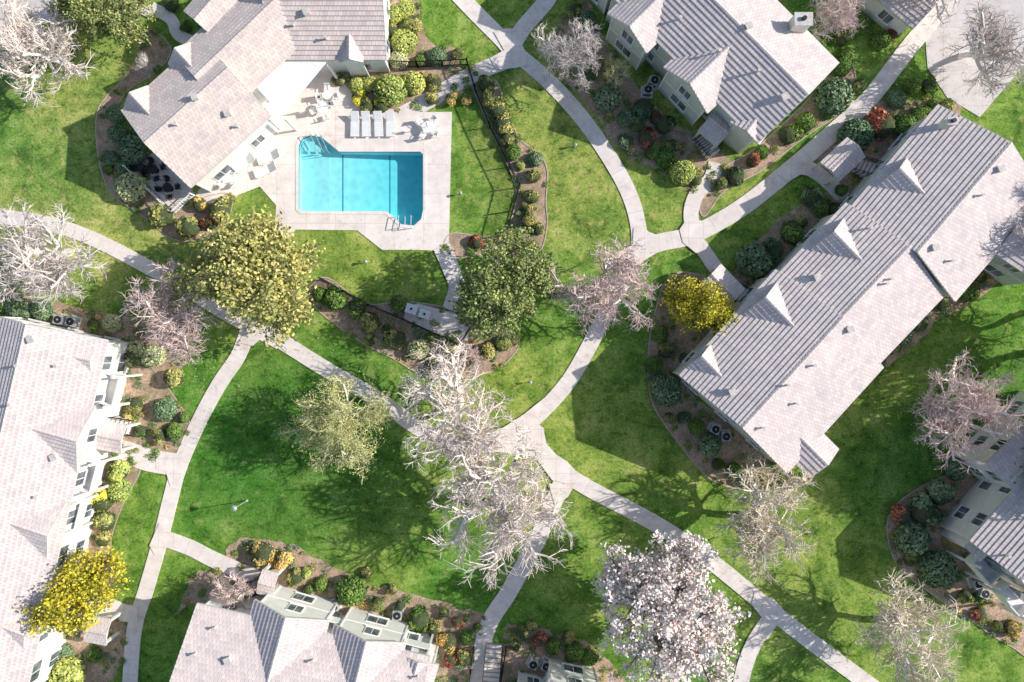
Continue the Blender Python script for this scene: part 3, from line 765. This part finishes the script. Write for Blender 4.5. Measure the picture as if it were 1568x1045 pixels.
round_=[shrub_mesh(i,1400,.18,.08) for i in range(3)]
loose=[shrub_mesh(10+i,850,.28,.4) for i in range(4)]
SH="""175,172,14,s;177,203,13,s;200,228,21,s;168,242,12,s;187,256,12,s;198,285,22,l;243,328,20,o;285,348,18,o;332,322,17,o;303,312,12,a;165,260,9,g;210,205,10,s;320,340,12,r;345,308,10,o
617,62,20,y;620,12,14,y;632,35,15,o;669,85,14,s;700,80,8,o;598,135,24,y;633,125,17,y;545,130,12,y;565,128,11,y;547,148,11,Y;562,161,11,o;583,160,12,Y;517,122,10,o;665,125,12,o;690,150,10,a;610,90,14,l;642,92,10,g;660,150,10,o;605,20,13,y;600,45,11,o;716,150,9,a
745,128,14,o;750,148,14,o;762,168,14,o;770,190,16,o;776,212,12,o;786,232,12,g;820,243,11,s;818,268,12,o;815,300,12,o;810,335,13,o;797,252,8,y;825,350,10,o;800,372,14,o;806,318,8,o;730,370,12,r
512,457,18,g;545,472,14,g;565,492,16,o;607,520,15,o;640,535,16,l;568,520,9,y;610,465,14,g;663,560,12,o;713,548,16,r;490,452,12,g;745,540,15,o;690,540,14,l;770,525,14,o;590,505,8,g;655,520,8,g
205,545,20,l;230,545,18,l;205,620,13,o;250,628,17,s;242,668,11,o;265,662,13,g;177,722,18,y;180,752,17,y;152,770,18,Y;157,800,16,o;155,828,12,o;20,470,16,s;60,475,16,s;0,465,14,g;38,478,12,s;168,495,14,l;140,497,10,g;95,1038,26,y;142,1005,11,g;95,1000,12,s;190,640,9,a;213,660,9,g;175,690,8,g;280,640,10,g;262,580,16,o
400,850,19,a;430,860,16,a;385,838,10,o;535,908,23,g;450,885,14,o;490,897,11,g;577,927,12,o;640,952,18,g;612,930,8,d;685,985,15,a;715,978,11,g;665,965,10,o;690,1010,12,r;715,1010,13,o;465,880,10,y;600,905,9,o;560,880,9,o;680,940,9,o;700,955,9,r;730,962,7,g;470,905,9,g
800,972,11,o;828,982,12,r;848,992,13,g;880,1000,15,g;790,990,9,o;870,978,11,o;815,960,9,o;902,1010,12,g
932,147,20,s;985,165,17,d;992,210,14,r;1020,240,15,g;1047,262,19,y;960,215,13,s;1107,280,10,o;1128,270,15,d;1155,245,12,r;1168,232,11,g;1210,205,16,g;1235,186,15,g;1280,145,28,s;1290,100,16,g;1315,205,25,s;1355,190,21,r;1388,190,17,g;1415,178,17,g;1318,128,10,o;1018,190,14,d;960,180,14,s;935,110,12,a;1000,232,12,g;905,110,13,s;1030,222,12,o;1065,275,10,o;1270,170,12,g;980,190,12,o;900,30,14,s;880,15,12,o;1005,180,10,r
1157,398,26,s;1187,383,17,d;1215,355,19,g;1247,302,16,s;1258,318,12,g;1230,340,10,o;1450,165,12,o;1430,160,9,g;1290,290,10,g;1280,320,10,d;1300,235,10,g
1022,598,23,s;1003,560,14,g;1020,538,12,o;1012,512,12,g;1035,430,12,o;1030,455,12,g;1088,683,18,s;1100,712,10,g;1150,735,13,o;1125,722,12,g;1180,742,10,a;1068,655,12,g;1048,640,10,d;1025,640,9,o;1210,745,9,a;1005,590,9,o;1085,470,12,g;1050,550,10,g
1385,515,15,s;1412,493,14,s;1362,535,12,o;1445,465,12,o;1487,447,15,g;1525,405,14,g;1350,555,10,o;1505,425,9,o;1560,385,12,g
1445,757,21,s;1420,786,22,s;1402,828,25,s;1442,875,27,s;1383,790,15,r;1480,915,11,o;1502,942,11,r;1555,965,13,a;1468,720,16,s;1500,705,12,g;1395,860,10,o;1530,960,9,o;1375,820,9,o;1500,915,9,g
1255,70,12,g;1300,85,12,g;1350,60,14,g;1375,45,12,r;1400,130,13,g;1375,150,14,s;1425,130,12,g;1320,30,12,g;120,60,12,y;95,75,12,g;1290,60,10,o;260,5,12,g;285,40,9,g"""
for row in SH.replace('\n',';').split(';'):
    x,y,r,t=row.split(','); x,y,r=float(x),float(y),float(r)
    rd=t in 'slyg' and r>=11 and random.random()<.8
    me=random.choice(round_ if rd else loose)
    rr=r/S*1.06; hz=rr*(.95 if rd else random.uniform(.85,1.15))
    p=R(x,y,hz*.8); o=bpy.data.objects.new('shrub',me); o.location=(p.x,p.y,.02); o.scale=(rr*random.uniform(.94,1.06),rr*random.uniform(.94,1.06),hz); o.rotation_euler.z=random.uniform(0,6.28); link(o)
    o.material_slots[0].link='OBJECT'; o.material_slots[0].material=B[t]
def inside(P,x,y):
    c=False;n=len(P);j=n-1
    for i in range(n):
        if (P[i][1]>y)!=(P[j][1]>y) and x<(P[j][0]-P[i][0])*(y-P[i][1])/(P[j][1]-P[i][1])+P[i][0]: c=not c
        j=i
    return c
rg=np.random.default_rng(5)
for nm,cm,dens in (('ground_cover_plants','g',.26),('ground_cover_plants','o',.3),('ground_cover_plants','a',.07),('ground_cover_plants','s',.18)):
    Vv=[];F=[]
    for P in bedpoly:
        A=np.array(P); mn=A.min(0);mxx=A.max(0); cnt=int((mxx-mn).prod()*dens)
        for _ in range(cnt):
            x,y=rg.uniform(mn,mxx)
            if not inside(P,x,y): continue
            rr=rg.uniform(.15,.55)
            for k in range(int(50*rr/.3)):
                d=rg.normal(0,1,3); d/=np.linalg.norm(d); c=np.array([x,y,.05])+d*rr*np.array([1,1,.7])*rg.uniform(.4,1); c[2]=abs(c[2])+.08
                a_=rg.uniform(0,6.28); e1=np.array([math.cos(a_),math.sin(a_),rg.normal(0,.4)])*rg.uniform(.05,.12); e2=np.array([-math.sin(a_),math.cos(a_),rg.normal(0,.4)])*.05
                i0=len(Vv); Vv+= [c-e1,c+e2,c+e1,c-e2]; F.append((i0,i0+1,i0+2,i0+3))
    me=bpy.data.meshes.new(nm); me.from_pydata([tuple(v) for v in Vv],[],F); me.materials.append(B[cm]); link(bpy.data.objects.new(nm,me))
Vv=[];F=[]
for px,py,r in [(t_[0],t_[1],t_[2]) for t_ in T if 0<t_[0]<1568 and t_[2]>50]+[(505,655,85),(1012,965,130),(385,435,110)]:
    c0=R(px,py,4)
    for k in range(330):
        q=c0+Vector((rg.normal(0,r/S*.7),rg.normal(0,r/S*.7),0)); z=.17+rg.uniform(0,.02)
        if R(440,0).x<q.x<R(665,0).x and R(0,365).y<q.y<R(0,200).y: continue
        a_=rg.uniform(0,6.28); s_=rg.uniform(.04,.09); e1=Vector((math.cos(a_),math.sin(a_),rg.normal(0,.15)))*s_; e2=Vector((-math.sin(a_),math.cos(a_),rg.normal(0,.15)))*s_*.6; q.z=z
        i0=len(Vv); Vv+=[tuple(q-e1),tuple(q+e2),tuple(q+e1),tuple(q-e2)]; F.append((i0,i0+1,i0+2,i0+3))
me=bpy.data.meshes.new('fallen_leaves'); me.from_pydata(Vv,[],F); me.materials.append(M['litter']); link(bpy.data.objects.new('fallen_leaves',me))
# ---------------- light / camera
el=math.radians(29.5); az=(0.988,0.155)
d=Vector((-az[0]*math.cos(el),-az[1]*math.cos(el),-math.sin(el)))
L=bpy.data.lights.new('sun','SUN'); L.energy=5.0; L.angle=math.radians(.5); L.color=(1,.955,.89)
o=link(bpy.data.objects.new('sun',L)); o.rotation_euler=d.to_track_quat('-Z','Y').to_euler(); o.location=(60,20,60)
w=bpy.data.worlds.new('World'); scene.world=w; w.use_nodes=True; nt=w.node_tree
sk=nt.nodes.new('ShaderNodeTexSky'); sk.sky_type='NISHITA'; sk.sun_disc=False; sk.sun_elevation=el; sk.sun_rotation=math.atan2(az[0],az[1])
bg=nt.nodes['Background']; nt.links.new(sk.outputs[0],bg.inputs[0]); bg.inputs[1].default_value=.14
cam=bpy.data.cameras.new('camera'); cam.sensor_width=36; cam.lens=36*H/(1568/S); cam.clip_end=5000; cam.clip_start=.5
co=link(bpy.data.objects.new('camera',cam)); co.location=(0,0,H); scene.camera=co
scene.view_settings.view_transform='Standard'; scene.view_settings.look='None'; scene.view_settings.exposure=0
